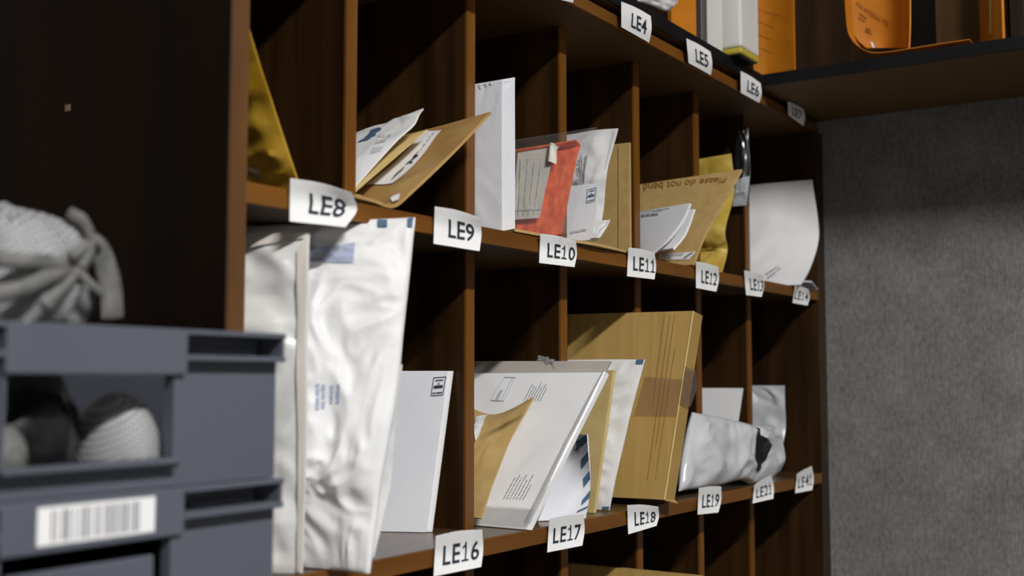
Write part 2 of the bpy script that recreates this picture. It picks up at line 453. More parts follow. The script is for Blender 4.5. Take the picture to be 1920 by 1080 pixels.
# ------------------------------------------------------------------ room
def struct(name, b, m): 
    o = b.build(name, m); return tag(o, kind='structure')
RX0, RY0, RC = -2.6, -4.2, 2.0
struct('floor', B().box(RX0 - .1, 2.2, RY0 - .1, .5, -H - .1, -H), M['floor'])
struct('ceiling', B().box(RX0 - .1, 2.2, RY0 - .1, .5, RC, RC + .1), M['ceil'])
struct('wall_right', B().box(2.10, 2.2, RY0 - .1, .5, -H, RC), M['carpet'])
struct('wall_back', B().box(RX0 - .1, 2.10, .40, .5, -H, RC), M['wall'])
struct('wall_left', B().box(RX0 - .1, RX0, RY0 - .1, .40, -H, RC), M['wall'])
struct('wall_front', B().box(RX0, 2.10, RY0 - .1, RY0, -H, RC), M['wall'])

# ------------------------------------------------------------------ pigeonhole cabinet
XS = [.863 + .2026 * k for k in range(6)]
ZU, ZM, ZL, Z3, Z4 = .452, .162, -.162, -.489, -.816
YF, YB = -.057, .36
cab = empty('pigeonhole_cabinet', V((1.38, .15, -H)), 'dark stained wooden pigeonhole cabinet standing against the grey carpeted wall', 'cabinet')
def part(name, b, m, sm=0, par=None): return b.build(name, m, par or cab)
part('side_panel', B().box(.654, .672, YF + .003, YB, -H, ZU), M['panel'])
part('side_panel', B().box(2.06, 2.099, YF + .003, YB, -H, ZU), M['wood_v'])
part('side_lipping', B().box(.654, .672, YF, YF + .003, -H, ZU), M['post'])
part('side_lipping', B().box(2.06, 2.099, YF, YF + .003, -H, ZU), M['wood_v'])
part('back_panel', B().box(.672, 2.06, YB - .012, YB, -H + .08, ZU), M['wood_v'])
for z, n in ((ZM, 'shelf'), (ZL, 'shelf'), (Z3, 'shelf'), (Z4, 'shelf')):
    s = part(n, B().box(.672, 2.06, YF + .004, YB - .012, z - .0175, z), M['wood_h'])
    e = B().box(.672, 2.06, YF, YF + .004, z - .0175, z, .0008).build('shelf_lipping', M['wood_edge_h'], None, V((1.38, YF, z)))
    e.parent = s; e.location = V(e['base']) - V(s['base']) if False else V((0, 0, 0))
    for v in e.data.vertices: v.co += V(e['base']) - V(cab['base'])
top = part('top_board', B().box(.654, 2.099, -.05, YB, ZU, ZU + .0155), M['brownboard'])
part('top_rail', B().box(.654, 2.06, YF, -.05, ZU, ZU + .0155, .0008), M['wood_edge_h'])
part('plinth', B().box(.672, 2.06, -.03, -.012, -H, -H + .08), M['wood_h'])
first = {}
for lo, hi in ((ZM, ZU), (ZL, ZM - .0175), (Z3, ZL - .0175), (Z4, Z3 - .0175), (-H + .08, Z4 - .0175)):
    h = round(hi - lo, 4)
    for k, x in enumerate(XS):
        d = part('divider', B().box(x - .008, x + .008, .003, YB - .012, lo, hi), M['wood_v'])
        e = B().box(x - .008, x + .008, 0, .003, lo, hi).build('divider_lipping', M['wood_edge'], cab)
        e.parent = d
part('screw', B().box(.6532, .654, .150, .157, P(135, 201, X=.654).z - .003, P(135, 201, X=.654).z + .003, .0003), M['screw'])

# ------------------------------------------------------------------ shelf unit on top, turning the corner
ZB, ZT = .477, .495
CF, CX = -.064, 1.79
cs = empty('corner_shelf', V((1.4, .1, ZB)), 'black edged brown shelf on top of the cabinet turning along the carpeted wall', 'shelf')
part('gap_filler', B().box(.66, 2.099, -.045, YB, ZU + .0157, ZB), M['panel'], par=cs)  # added dark filler, its colour stands in for the shaded gap
part('shelf_board', B().box(.654, 2.099, CF + .003, YB, ZB, ZT), M['brownboard'], par=cs)
part('return_board', B().box(CX + .003, 2.099, -1.45, CF + .003, ZB, ZT), M['returnboard'], par=cs)
part('edge_strip', B().box(.654, CX + .0005, CF, CF + .003, ZB - .0005, ZT + .0005), M['blackedge'], par=cs)
part('edge_strip', B().box(CX - .0005, CX + .003, -1.45, CF, ZB - .0005, ZT + .0005), M['blackedge'], par=cs)
part('back_panel', B().box(.654, 2.085, YB - .012, YB, ZT, ZT + .5), M['wood_v'], par=cs)
part('back_panel', B().box(2.085, 2.099, -1.45, YB, ZT, ZT + .5), M['wood_v'], par=cs)
part('upright', B().box(1.83, 2.085, -.452, -.434, ZT, ZT + .5), M['wood_v'], par=cs)

# ------------------------------------------------------------------ number labels taped to the shelf edges
def number_label(text, tl, tr, br, bl, tx, where, mid=None, curl=.012, v0=.22, v1=.74, yt=None):
    """corners as measured; the middle of the paper touches the edge, top and bottom stand off a little"""
    top = YF - .004 if yt is None else yt
    l = .5 if mid is None else mid
    ML = (tl[0] * (1 - l) + bl[0] * l, tl[1] * (1 - l) + bl[1] * l); MR = (tr[0] * (1 - l) + br[0] * l + (15 if text == 'LE8' else 3), tr[1] * (1 - l) + br[1] * l)
    def row(a, b, y0, y1, sag):
        m = ((a[0] + b[0]) / 2, (a[1] + b[1]) / 2 + sag)
        return [P(*a, Y=y0), P(*m, Y=(y0 + y1) / 2 + .001), P(*b, Y=y1)]
    yb = -.010 if yt is None else -.008
    g = [row(bl, br, YF + yb + .001, YF + yb + .004 - curl * .3, 0), row(ML, MR, (YF if yt is None else yt) - .0025, (YF if yt is None else yt) - .0035, 0), row(tl, tr, top - .003, top - curl * .4, -.04 * (tr[0] - tl[0]) )]
    s = Sheet('shelf_label', g, M['label'], t=.0004, nu=26, nv=22, wr=.0004, wf=40, seed=tl[0],
              label=f'white label {text} ' + where, cat='label', group='number labels on the shelf edges')
    if text and tx:
        W = tr[0] - tl[0]; u0 = (tx[0] - tl[0]) / W; u1 = (tx[1] - tl[0]) / W
        s.text('printed_number', text, None, M['ink'], bold=.012, off=.0006, uvq=lambda a, b: V((u0 + (u1 - u0) * a, v0 + (v1 - v0) * b, 0)))
    return s
ED = 'taped below '
number_label('LE8', (544, 334), (660, 362), (648, 426), (543, 415), (577, 640), ED + 'the golden padded envelope', curl=.03)
number_label('LE9', (815, 387), (900, 408), (899, 471), (813, 457), (840, 886), ED + 'the bare divider beside the leaning brown envelope', curl=.02)
number_label('LE10', (1013, 438), (1080, 452), (1077, 501), (1011, 493), (1026, 1076), ED + 'the orange red bubble bag')
number_label('LE11', (1178, 464), (1227, 474), (1227, 524), (1176, 518), (1187, 1225), ED + 'the upright kraft envelope')
number_label('LE12', (1305, 490), (1347, 501), (1343, 547), (1305, 540), (1314, 1343), ED + 'the foot of the yellow padded envelope')
number_label('LE13', (1395, 507), (1431, 516), (1428, 557), (1399, 553), (1404, 1429), ED + 'the inner corner of the curved white envelope')
number_label('LE14', (1491, 535), (1516, 542), (1514, 573), (1486, 568), (1492, 1513), ED + 'the small striped envelope')
ED = 'taped '
number_label('LE16', (817, 1005), (904, 993), (902, 1063), (813, 1081), (831, 896), ED + 'in front of the square white letter')
number_label('LE17', (1030, 973), (1094, 964), (1092, 1023), (1026, 1036), (1038, 1087), ED + 'in front of the blue striped airmail envelope', v1=.72)
number_label('LE18', (1176, 947), (1234, 950), (1231, 986), (1178, 1002), (1188, 1227), ED + 'in front of the flat cardboard box', v1=.76)
number_label('LE19', (1310, 915), (1352, 912), (1347, 961), (1308, 965), (1317, 1347), ED + 'under the plump grey plastic parcel')
number_label('LE21', (1414, 910), (1446, 891), (1450, 935), (1411, 944), (1418, 1442), ED + 'under the black chevron end of the parcel')
number_label('LE41', (1494, 889), (1522, 874), (1523, 919), (1491, 925), (1497, 1519), ED + 'nearest the carpeted wall')
ED = 'taped to the top rail '
T = -.0645
number_label('LE4', (1165, 3), (1220, 30), (1217, 80), (1165, 51), (1183, 1211), ED + 'below the grey bubble wrapped packet', yt=T, curl=.004)
number_label('LE5', (1287, 72), (1332, 97), (1333, 141), (1291, 118), (1301, 1324), ED + 'below the white cardboard folder', yt=T, curl=.004)
number_label('LE6', (1389, 133), (1426, 156), (1424, 193), (1389, 174), (1400, 1421), ED + 'below the yellow based white box', yt=T, curl=.004)
number_label('LE7', (1477, 190), (1507, 205), (1506, 236), (1478, 216), (1484, 1500), ED + 'in the shade under the return shelf', yt=T, curl=.004)
s = number_label('', (1016, -52), (1076, -24), (1074, 5), (1018, -8), None, '', yt=T)
s.o['label'] = 'white paper label on the top rail with only its bottom corner in the picture'

# ------------------------------------------------------------------ post in the upper row
UP, LO = ZM + .0006, ZL + .0006
def stamp(s, q, ink, name='postage_mark'):
    """framed postage imprint: line of print, emblem, crown-like blob, line of print"""
    inner = [R4(.2, .80, .82, .85), R4(.14, .40, .86, .55), [(.42, .60), (.58, .60), (.5, .72)], R4(.12, .12, .35, .18), R4(.42, .12, .88, .18)]
    return s.frame(name, q, ink, .035, inner=inner)
# LE8 -- golden padded envelope
s = Sheet('padded_envelope', G([P(569, 362, Y=-.045), P(531, 255, Y=-.045), P(494, 150, Y=-.047), P(461, 30, Y=-.049)], [(-.012, .2, 0), (-.006, .2, 0), (-.003, .2, 0), (0, .2, 0)]),
          M['gold_shaded'], t=.002, puff=.006, wr=.009, wf=20, seed=3, nu=40, nv=40, cell=('U', 0), label='crumpled golden padded envelope leaning on the cabinet side above the LE8 label', cat='envelope', group='padded mailers')
s.rect('address_label', [(505, 280), (530, 281), (540, 333), (505, 322)], M['gold_shaded'])
s.lines('address_print', [(462, 300), (490, 312), (488, 335), (462, 330)], 7, M['greyink'], 4, vert=True)
# LE9 -- brown wrapped envelope, pale envelope, white padded mailer
kr = Sheet('wrapped_envelope', G([P(664, 369, Y=-.046), P(700, 377, Y=-.047), P(738, 388, Y=-.050), P(775, 358, Y=-.052), P(850, 286, Y=-.052), P(921, 212, Y=-.050)],
          [(0, .040, .002), (0, .040, .002), (.017, .045, .002), (.015, .2, -.016), (.01, .2, -.022), (.005, .2, -.018)]),
          M['brownwrap'], t=.003, puff=.0, wr=.0035, wf=16, seed=11, nu=40, nv=50, cell=('U', 1), label='glossy brown wrapped envelope curling up to the right above the LE9 label', cat='envelope')
q = [(801, 247), (829, 245), (737, 345), (689, 348)]
kr.rect('address_label', q, M['paper'], off=.0012)
kr.shapes('handwriting', q, [[(.45 + .55 * a, b) for a, b in poly] for poly in ([(.5, .1), (.56, .1), (.56, .30), (.5, .30)], [(.36, .16), (.42, .16), (.42, .34), (.36, .34)], [(.3, .40), (.36, .36), (.62, .52), (.56, .56)], R4(.5, .40, .72, .43),
           [(.30, .52), (.34, .50), (.46, .62), (.42, .63)], [(.36, .56), (.40, .5), (.70, .52), (.66, .56)], R4(.5, .64, .56, .67), R4(.46, .70, .54, .74), R4(.5, .78, .55, .82), R4(.47, .84, .53, .87), R4(.5, .89, .56, .93))], M['ink'], off=.0022)
kr.rect('tape_glint', [(735, 372), (752, 366), (748, 378), (737, 382)], M['paper'], off=.002, label='fold of tape at the foot, its glint painted white')  # opaque white patch imitates light glinting on the tape
Sheet('manila_envelope', G([P(664, 361, Y=.004), P(801, 243, Y=.004)], [(.03, .18, .026), (.036, .18, -.010)]), M['kraft_pale'], t=.0004, nu=10, nv=10, slab=.0006,
      cell=('U', 1), label='pale manila envelope sandwiched under the white padded mailer above LE9', cat='envelope')
s = Sheet('padded_envelope', G([P(664, 352, Y=.010), P(700, 310, Y=.010), P(745, 262, Y=.010), P(775, 235, Y=.010), P(786, 215, Y=.008), P(794, 204, Y=.004)], [(.02, .17, .034), (.02, .17, .020), (.02, .17, 0), (.02, .17, -.008), (.02, .17, -.018), (.02, .17, -.026)]),
          M['bubble'], t=.002, puff=.004, wr=.003, wf=28, seed=5, nu=40, nv=40, cell=('U', 1), label='white padded mailer with a slate blue mark topping the pile above LE9', cat='envelope', group='padded mailers')
s.shapes('blue_mark', [(690, 243), (716, 241), (700, 264), (671, 268)], [[(.0, 0), (.62, .05), (.78, .45), (.6, .5), (.95, .8), (1, 1), (.35, .9), (.1, .5)]], M['blueink'])
s.lines('address_print', [(712, 252), (745, 248), (712, 290), (694, 294)], 3, M['paleink'], 2)
# LE10 -- slim white envelope box, flat kraft envelope, red bubble bag in a clear bag
def gusset(yb, y0, y1, y2, xo=0):
    """back, divider edge, fold, narrow front side"""
    a = P(890 + xo, y0, X=1.078); b0 = P(936, y1, Y=-.028); b1 = P(941, y1, Y=-.031); b2 = P(946, y1 + (y2 - y1) * .2, Y=-.0325); c = P(965, y2, Y=-.034)
    return [V((1.0765, .07, a.z)), a, b1, c]
s = Sheet('gusset_envelope', [gusset(0, 430, 436, 437, 2), gusset(0, 340, 340, 340, 1), gusset(0, 260, 258, 256, 1), gusset(0, 178, 172, 168), gusset(0, 158, 149, 145)],
          M['paper_blue'], t=.001, wr=.0011, wf=26, seed=8, lin=True, nu=36, nv=40, slab=.010, cell=('U', 2), zlo=.005, label='tall slim white gusseted envelope standing upright beside the divider above LE10', cat='envelope')
s.shapes('crease', [(893, 150), (942, 150), (942, 190), (893, 190)], [[(.05, .75), (.12, .8), (.2, .4), (.16, .35)], [(.3, .9), (.35, .92), (.42, .5), (.38, .45)], [(.5, .9), (.56, .92), (.6, .6), (.55, .55)]], M['paleink'])
Sheet('flat_envelope', [[P(965, 431, Z=UP + .002), P(1060, 449, Z=UP + .002), P(1130, 461, Z=UP + .002), V((1.42, -.05, UP + .002))],
       [V((1.09, -.004, UP + .002)), V((1.18, -.004, UP + .002)), V((1.27, -.004, UP + .002)), V((1.42, -.004, UP + .002))]],
      M['kraft'], t=.003, nu=20, nv=8, label='kraft envelope lying flat on the shelf under the orange red bag', cat='envelope')
g = G([P(1052, 440, Y=-.062), P(1068, 360, Y=-.062), P(1082, 292, Y=-.062), P(1088, 274, Y=-.062), P(1080, 263, Y=-.062)], (0, .13, -.004))
rb = Sheet('bubble_bag', g, M['red'], t=.002, puff=.0015, wr=.0008, wf=40, seed=2, nu=36, nv=36, cell=('U', 2), zlo=.006, label='orange red bubble bag with a torn paper form inside a clear bag above LE10', cat='bag')
q = [(962, 287), (1037, 280), (1020, 413), (962, 417)]
fm = rb.shapes('delivery_form', q, [[(0, 0), (.95, 0), (1.0, .22), (1.08, .48), (1.12, .52), (1.2, .78), (1.0, 1), (0, 1)]], M['cream'], off=.006)
rb.lines('form_print', [(962, 300), (1028, 298), (1012, 408), (962, 410)], 5, M['paleink'], 6, vert=True, dens=.12, off=.0068)
for r_ in (R4(.02, .06, .95, .07), R4(.02, .93, .9, .94)): rb.shapes('form_rule', q, [r_], M['paleink'], off=.0068)
rb.rect('curled_corner', [(1031, 281), (1037, 279), (1049, 314), (1030, 312)], M['cream'], off=.007, lift=lambda a, b: .006 * math.sin(math.pi * a))
red_edge = [r[-1] for r in g]
def beside_red(px, py, d=.010):
    """a point of the clear bag's edge in the plane of the red bag, a little nearer the room"""
    x = 1.17
    for _ in range(4):
        z = P(px, py, X=x).z
        lo = max((q for q in red_edge if q.z <= z), key=lambda q: q.z, default=red_edge[0]); hi = min((q for q in red_edge if q.z > z), key=lambda q: q.z, default=red_edge[-2])
        x = (lo.x if lo is hi or hi.z <= lo.z else lo.x + (hi.x - lo.x) * (z - lo.z) / (hi.z - lo.z)) - d
        x = min(x, 1.186)
    return P(px, py, X=x)
g = G([beside_red(1066, 440), beside_red(1088, 360), beside_red(1108, 275), beside_red(1120, 238)], [(0, .24, 0), (0, .24, 0), (0, .24, 0), (0, .24, -.004)])
cb = Sheet('clear_bag', g, M['bagfilm'], t=.0006, puff=.0, wr=.0015, wf=24, seed=4, nu=36, nv=30, cell=('U', 2), zlo=.006, label='clear polythene bag around the orange red bubble bag above LE10', cat='bag')
# LE11 -- white letter, pearly poly bag, upright kraft envelope
s = Sheet('letter', G([P(1109, 450, Y=-.032), P(1118, 395, Y=-.032), P(1126, 343, Y=-.032)], [(-.006, .10, 0), (-.006, .10, 0), (-.006, .10, -.002)]), M['paper_blue'], t=.0012, wr=.0006, nu=12, nv=12, slab=.0012, seed=6,
          cell=('U', 3), zlo=.006, label='white letter with a framed postage mark beside the orange red bubble bag', cat='letter')
stamp(s, [(1102, 356), (1119, 352), (1116, 378), (1099, 382)], M['blueink'])
s.lines('return_address', [(1070, 434), (1102, 428), (1102, 433), (1070, 440)], 1, M['paleink'], 2, dens=.8)
s = Sheet('poly_bag', G([P(1122, 452, Y=-.022), P(1132, 390, Y=-.022), P(1138, 325, Y=-.024), P(1158, 240, Y=-.026)], [(0, .16, 0)] * 4), M['polybright'], t=.0015, puff=.003, wr=.008, wf=22, seed=9, nu=40, nv=40,
          cell=('U', 3), zlo=.006, label='crinkled pearly poly bag leaning between the orange red bag and the upright kraft envelope', cat='bag')
s.text('printed_words', 'N TO SAT', [(1083, 302), (1090, 300), (1090, 352), (1083, 352)], M['greyink'], rot=270, off=.0015)
s.shapes('black_bars', [(1090, 292), (1104, 290), (1098, 350), (1090, 352)], [R4(.0, 0, .12, 1), R4(.3, 0, .4, .9), R4(.7, .1, 1, .95)], M['greyink'], off=.0015)
s.lines('ribbed_seal', [(1149, 246), (1156, 244), (1140, 318), (1134, 320)], 22, M['paleink'], 3, dens=.35)
Sheet('torn_strip', [[P(1108, 446, Y=-.036), P(1124, 446, Y=-.036)], [P(1122, 425, Y=-.036), P(1138, 425, Y=-.036)], [P(1124, 414, Y=-.036), P(1143, 412, Y=-.036)]], M['bubble'], t=.001, wr=.003, wf=60, nu=14, nv=14,
      cell=('U', 3), zlo=.006, label='crumpled white torn strip at the foot of the crinkled pearly poly bag', cat='scrap')
s = Sheet('kraft_envelope', [[V((1.452, .15, UP)), V((1.452, .002, UP))], [V((1.452, .15, P(1191, 266, X=1.452).z)), V((1.452, .002, P(1191, 266, X=1.452).z))]], M['kraft'], t=.002, slab=.004, nu=10, nv=12, wr=.0004,
          label='plain kraft envelope standing upright flat against the divider above LE11', cat='envelope')
s.shapes('centre_crease', [(1154, 275), (1166, 275), (1166, 470), (1154, 470)], [R4(.45, 0, .52, 1)], M['brownink'])
# LE12 -- two letters on a do-not-bend envelope
kd = Sheet('card_backed_envelope', G([P(1300, 497, Y=-.058), P(1322, 440, Y=-.066), P(1354, 385, Y=-.078), P(1391, 318, Y=-.090)], [(.03, .14, .004), (.03, .15, .002), (.02, .17, -.002), (.008, .18, -.006)]),
          M['kraft'], t=.002, slab=.003, nu=24, nv=24, wr=.0006, cell=('U', 4), label='kraft envelope printed with an upside down warning leaning above the LE12 label', cat='envelope')
kd.text('printed_warning', 'Please do not bend', [(1206, 344), (1364, 332), (1360, 343), (1208, 361)], M['brownink'], rot=180)
q = [(1238, 477), (1306, 472), (1292, 487), (1232, 488)]
kd.rect('barcode_label', q, M['paper'], off=.0008)
kd.shapes('barcode', q, [R4(.08 + .026 * i, .5, .08 + .026 * i + (.016 if i % 3 else .008), .85) for i in range(24)] + [R4(.3, .2, .42, .32)], M['greyink'], off=.0016)
kd.shapes('blue_bar', q, [[(.80, .1), (.86, .1), (.96, .85), (.90, .85)]], M['blueink'], off=.0016)
Sheet('letter', G([P(1262, 466, Y=-.052), P(1285, 437, Y=-.058), P(1302, 392, Y=-.064)], [(.05, .13, 0), (.045, .13, 0), (.03, .13, -.004)]), M['paper'], t=.001, slab=.003, nu=14, nv=14,
      cell=('U', 4), label='white letter sandwiched between the front letter and the warning envelope above LE11', cat='letter')
s = Sheet('letter', G([P(1222, 474, Y=-.022), P(1254, 446, Y=-.045), P(1280, 412, Y=-.058), P(1294, 381, Y=-.062)], [(.062, .13, 0), (.05, .13, 0), (.04, .13, 0), (.03, .13, -.004)]), M['paper_blue'], t=.001, slab=.004, nu=16, nv=20, wr=.0005,
          cell=('U', 4), label='curved white letter with a grey printed line at the front of the pile above LE11', cat='letter')
s.lines('printed_line', [(1203, 402), (1245, 398), (1243, 404), (1203, 408)], 1, M['greyink'], 5, dens=.8)
s.lines('printed_line', [(1203, 394), (1265, 388), (1262, 395), (1203, 400)], 2, M['paleink'], 7)
# LE13 -- yellow padded envelope, dark plastic wallet
s = Sheet('padded_envelope', G([P(1352, 521, Y=-.03), P(1364, 470, Y=-.026), P(1360, 430, Y=-.03), P(1376, 360, Y=-.024), P(1371, 288, Y=-.022)], [(-.01, .15, 0), (0, .15, 0), (0, .15, 0), (0, .15, 0), (0, .15, -.008)]), M['gold'],
          t=.002, puff=.006, wr=.005, wf=30, seed=12, nu=40, nv=50, cell=('U', 5), label='yellow padded envelope with a wavy edge behind the warning envelope above LE12', cat='envelope', group='padded mailers')
pw = Sheet('plastic_wallet', [[P(1373, 388, X=1.853), P(1403, 386, X=1.853)], [P(1374, 345, X=1.853), P(1407, 330, X=1.853)], [P(1378, 280, X=1.853), P(1405, 270, X=1.853)], [P(1380, 240, X=1.853), P(1403, 236, X=1.853)]], M['darkfilm'],
      t=.001, wr=.004, wf=40, seed=13, nu=24, nv=36, puff=.003, label='smoky plastic wallet with a pale slip hung on the divider above LE13', cat='wallet')
pw.rect('paper_slip', [(1379, 338), (1406, 330), (1401, 385), (1374, 387)], M['paleink'], off=.001)
# LE14 -- curved white envelope, small striped envelope
s = Sheet('large_envelope', G([P(1501, 535, Y=-.072), P(1520, 500, Y=-.072), P(1534, 455, Y=-.072), P(1534, 415, Y=-.072), P(1523, 337, Y=-.066)], [(-.035, .15, 0), (-.05, .16, 0), (-.055, .16, 0), (-.05, .16, 0), (-.02, .16, -.004)],
          mids=[(-.010, 0, 0), (-.012, 0, 0), (-.014, 0, 0), (-.010, 0, 0), (-.006, 0, 0)]), M['paper'], t=.001, slab=.003, nu=30, nv=36, wr=.003, wf=9, seed=14,
          cell=('U', 6), label='large bulging white envelope leaning on the cabinet end above LE14', cat='envelope')
s.lines('printed_line', [(1434, 512), (1468, 491), (1473, 497), (1440, 527)], 2, M['greyink'], 9, dens=.4)
st = Sheet('small_envelope', [[P(1495, 541, Z=UP), P(1534, 543, Z=UP)], [P(1500, 527, Z=UP + .010), P(1522, 528, Z=UP + .010)]], M['paper_blue'], t=.002, nu=10, nv=10, cell=('U', 6), label='small striped envelope lying at the cabinet end behind the LE14 label', cat='envelope')
st.shapes('blue_stripes', [(1502, 528), (1522, 529), (1533, 542), (1500, 540)], [R4(0, .15, 1, .35), R4(0, .6, 1, .8)], M['blueink'])

# ------------------------------------------------------------------ post in the lower row
# LE15 -- pearl grey mailer and big white padded mailer
s = Sheet('poly_mailer', G([V((.744, -.056, LO)), V((.747, -.056, LO + .1)), V((.746, -.056, LO + .2)), V((.748, -.056, .128))], [(-.072, .12, 0)] * 4),
          M['silver'], t=.002, puff=.006, wr=.0085, wf=19, seed=15, nu=40, nv=60, fade=.02, cell=('L', 0), label='pearly white poly mailer with a flat sealed edge standing beside the cabinet side', cat='mailer')
s.rect('sealed_edge', [(558, 470), (578, 436), (578, 1070), (558, 1072)], M['beige'], off=.003)
s.rect('top_seal', [(448, 442), (577, 431), (577, 446), (448, 470)], M['beige'], off=.003)
bmz = Sheet('padded_mailer', G([P(690, 1079, Y=-.100), P(706, 960, Y=-.100), P(722, 870, Y=-.100), P(745, 740, Y=-.100), P(757, 620, Y=-.098), P(768, 520, Y=-.095), P(779, 409, Y=-.092)],
          [(-.006, .12, 0), (-.03, .13, 0), (-.07, .13, 0), (-.085, .13, 0), (-.09, .13, 0), (-.09, .13, 0), (-.09, .13, -.008)]), M['bubble'], t=.003, puff=.008, wr=.0065, wf=24, seed=21, nu=80, nv=120, fade=.02, pexp=.35,
          cell=('L', 0), label='big crumpled white padded mailer standing in front of the LE15 pigeonhole', cat='mailer', group='padded mailers')
bmz.rect('barcode_print', [(585, 462), (666, 455), (663, 494), (583, 490)], M['lilac'], off=.001)
bmz.shapes('barcode', [(585, 462), (666, 455), (663, 494), (583, 490)], [R4(.04 + .06 * i, .08, .04 + .06 * i + (.03 if i % 3 else .016), .92) for i in range(15)], M['paleink'], off=.0016)
bmz.shapes('blue_corner', [(708, 412), (728, 412), (728, 428), (708, 428)], [R4(0, .1, .9, 1)], M['blueink'], off=.0012)
bmz.shapes('blue_corner', [(764, 410), (779, 409), (775, 428), (764, 426)], [R4(0, 0, .8, 1)], M['blueink'], off=.0012)
bmz.lines('address_print', [(590, 695), (612, 695), (612, 765), (590, 770)], 2, M['lilac'], 4, vert=True, dens=.6, off=.0012)
bmz.lines('address_print', [(617, 712), (643, 716), (640, 755), (615, 756)], 2, M['lilac'], 5, vert=True, dens=.45, off=.0012)
Sheet('poly_mailer', G([P(702, 1045, Y=-.062), P(730, 925, Y=-.062), P(742, 800, Y=-.062), P(753, 683, Y=-.066)], (-.035, .13, 0)), M['bubble'], t=.002, puff=.002, wr=.004, wf=30, seed=22, nu=24, nv=40,
      cell=('L', 0), label='white poly mailer showing only its edge behind the big padded mailer', cat='mailer')
# LE16 -- square white letters
s = Sheet('square_letter', G([P(799, 998, Z=LO), P(839, 697, Y=.018)], [(-.06, .13, 0), (-.06, .13, 0)]), M['paper_blue'], t=.001, slab=.002, nu=16, nv=20, wr=.0005, wf=14, seed=23,
          cell=('L', 1), label='square white letter with a framed postage mark leaning in the LE16 pigeonhole', cat='letter')
stamp(s, [(813, 708), (837, 706), (831, 741), (808, 743)], M['ink'])
s.lines('faint_print', [(730, 849), (745, 849), (745, 853), (730, 853)], 1, M['greyink'], 3, dens=.8)
Sheet('square_letter', G([P(799, 998, Z=LO) + V((.0060, -.0035, 0)), P(839, 697, Y=.018) + V((.0060, -.0035, .0008))], [(-.06, .13, 0), (-.06, .13, 0)]), M['paper'], t=.001, slab=.002, nu=10, nv=10,
      cell=('L', 1), label='plain white letter tucked behind the postage marked square letter above LE16', cat='letter')
# LE17 -- wrapped catalogue, kraft envelope, airmail envelope
wc = Sheet('wrapped_catalogue', G([P(992, 994, Z=LO), P(1028, 920, Y=-.058), P(1085, 805, Y=-.068), P(1139, 699, Y=-.080)], [(0, .13, 0), (0, .16, 0), (-.004, .20, 0), (-.012, .24, 0)]), M['paper'], t=.001, slab=.005, nu=30, nv=40, wr=.0012, wf=12, seed=24,
          cell=('L', 2), label='white catalogue in clear wrapping leaning across the pigeonhole above LE17', cat='catalogue')
wc.lines('address_print', [(1002, 711), (1037, 712), (1016, 752), (981, 751)], 7, M['greyink'], 11, vert=True, dens=.3)
wc.lines('address_print', [(972, 881), (1014, 884), (984, 938), (942, 936)], 7, M['greyink'], 12, vert=True, dens=.3)
wc.frame('return_box', [(946, 707), (968, 708), (945, 753), (920, 752)], M['paleink'], .03, inner=[R4(.74, .1, .80, .95), R4(.3, 0, .55, .45)])
wc.rect('wrapping_edge', [(1130, 699), (1138, 700), (996, 985), (983, 984)], M['film'], n=30, off=.0025, lift=lambda a, b: .002 * math.sin(math.pi * a), label='shining rolled edge of clear wrapping')
wc.rect('wrapping_foot', [(900, 950), (1005, 958), (990, 993), (898, 986)], M['film'], off=.003)
Sheet('plastic_folder', G([V((1.208, .014, LO)), P(1145, 677, Y=-.078)], [(.02, .15, 0), (-.010, .25, .002)]), M['beige'], t=.001, slab=.004, nu=10, nv=10, cell=('L', 2), label='greyish plastic folder showing along the top behind the wrapped catalogue', cat='folder')
ke = Sheet('kraft_envelope', G([P(903, 972, Y=-.002), P(930, 890, Y=-.002), P(958, 820, Y=-.002), P(1000, 744, Y=-.004)], [(.0, .10, 0), (0, .10, 0), (.0, .10, 0), (0, .10, -.012)], mids=[(0, 0, 0), (-.004, 0, 0), (-.006, 0, 0), (-.008, 0, -.016)]), M['kraft'], t=.001, slab=.002, nu=30, nv=30, wr=.004, wf=22, seed=25,
           cell=('L', 2), label='creased kraft envelope leaning in front of the wrapped catalogue above LE17', cat='envelope')
ke.rect('address_label', [(893, 784), (916, 780), (902, 812), (893, 830)], M['paper'], off=.002)
tt = P(1034, 668, Y=-.02)
b = B(); 
for k in range(3):
    R = random.Random(k); pts = [P(1012 + 26 * a + R.uniform(-5, 5), 672 + 14 * a * (1 if k else .4) + R.uniform(-6, 6), Y=-.078) for a in [i / 7 for i in range(8)]]
    b.tube(pts, [.0016, .0022, .0014, .0024, .0016, .0022, .0014, .001], 6)
o = b.build('tape_end', M['film'], wc.o, sm=60); o['label'] = 'crumpled end of clear tape'
a0 = P(1008, 977, Z=LO); a1 = V((1.222, -.056, LO))
TR_ = P(1101, 815, Y=-.062)
am = Sheet('airmail_envelope', [[a0, (a0 + a1) / 2 + V((.0, -.004, 0)), a1 + V((.004, .002, 0))],
      [a0 + V((.034, .004, .03)), (a0 + a1) / 2 + V((.018, -.002, .03)), P(1107, 915, Y=-.060)],
      [a0 + V((.066, .008, .065)), (a0 + a1) / 2 + V((.034, .002, .062)), P(1105, 870, Y=-.062)],
      [a0 + V((.09, .012, .097)), (TR_ + a0 + V((.09, .012, .097))) / 2, TR_]], M['paper_blue'], t=.0008, slab=.0012, nu=30, nv=30,
      cell=('L', 2), label='airmail envelope with slanting slate blue stripes behind the LE17 label', cat='envelope')
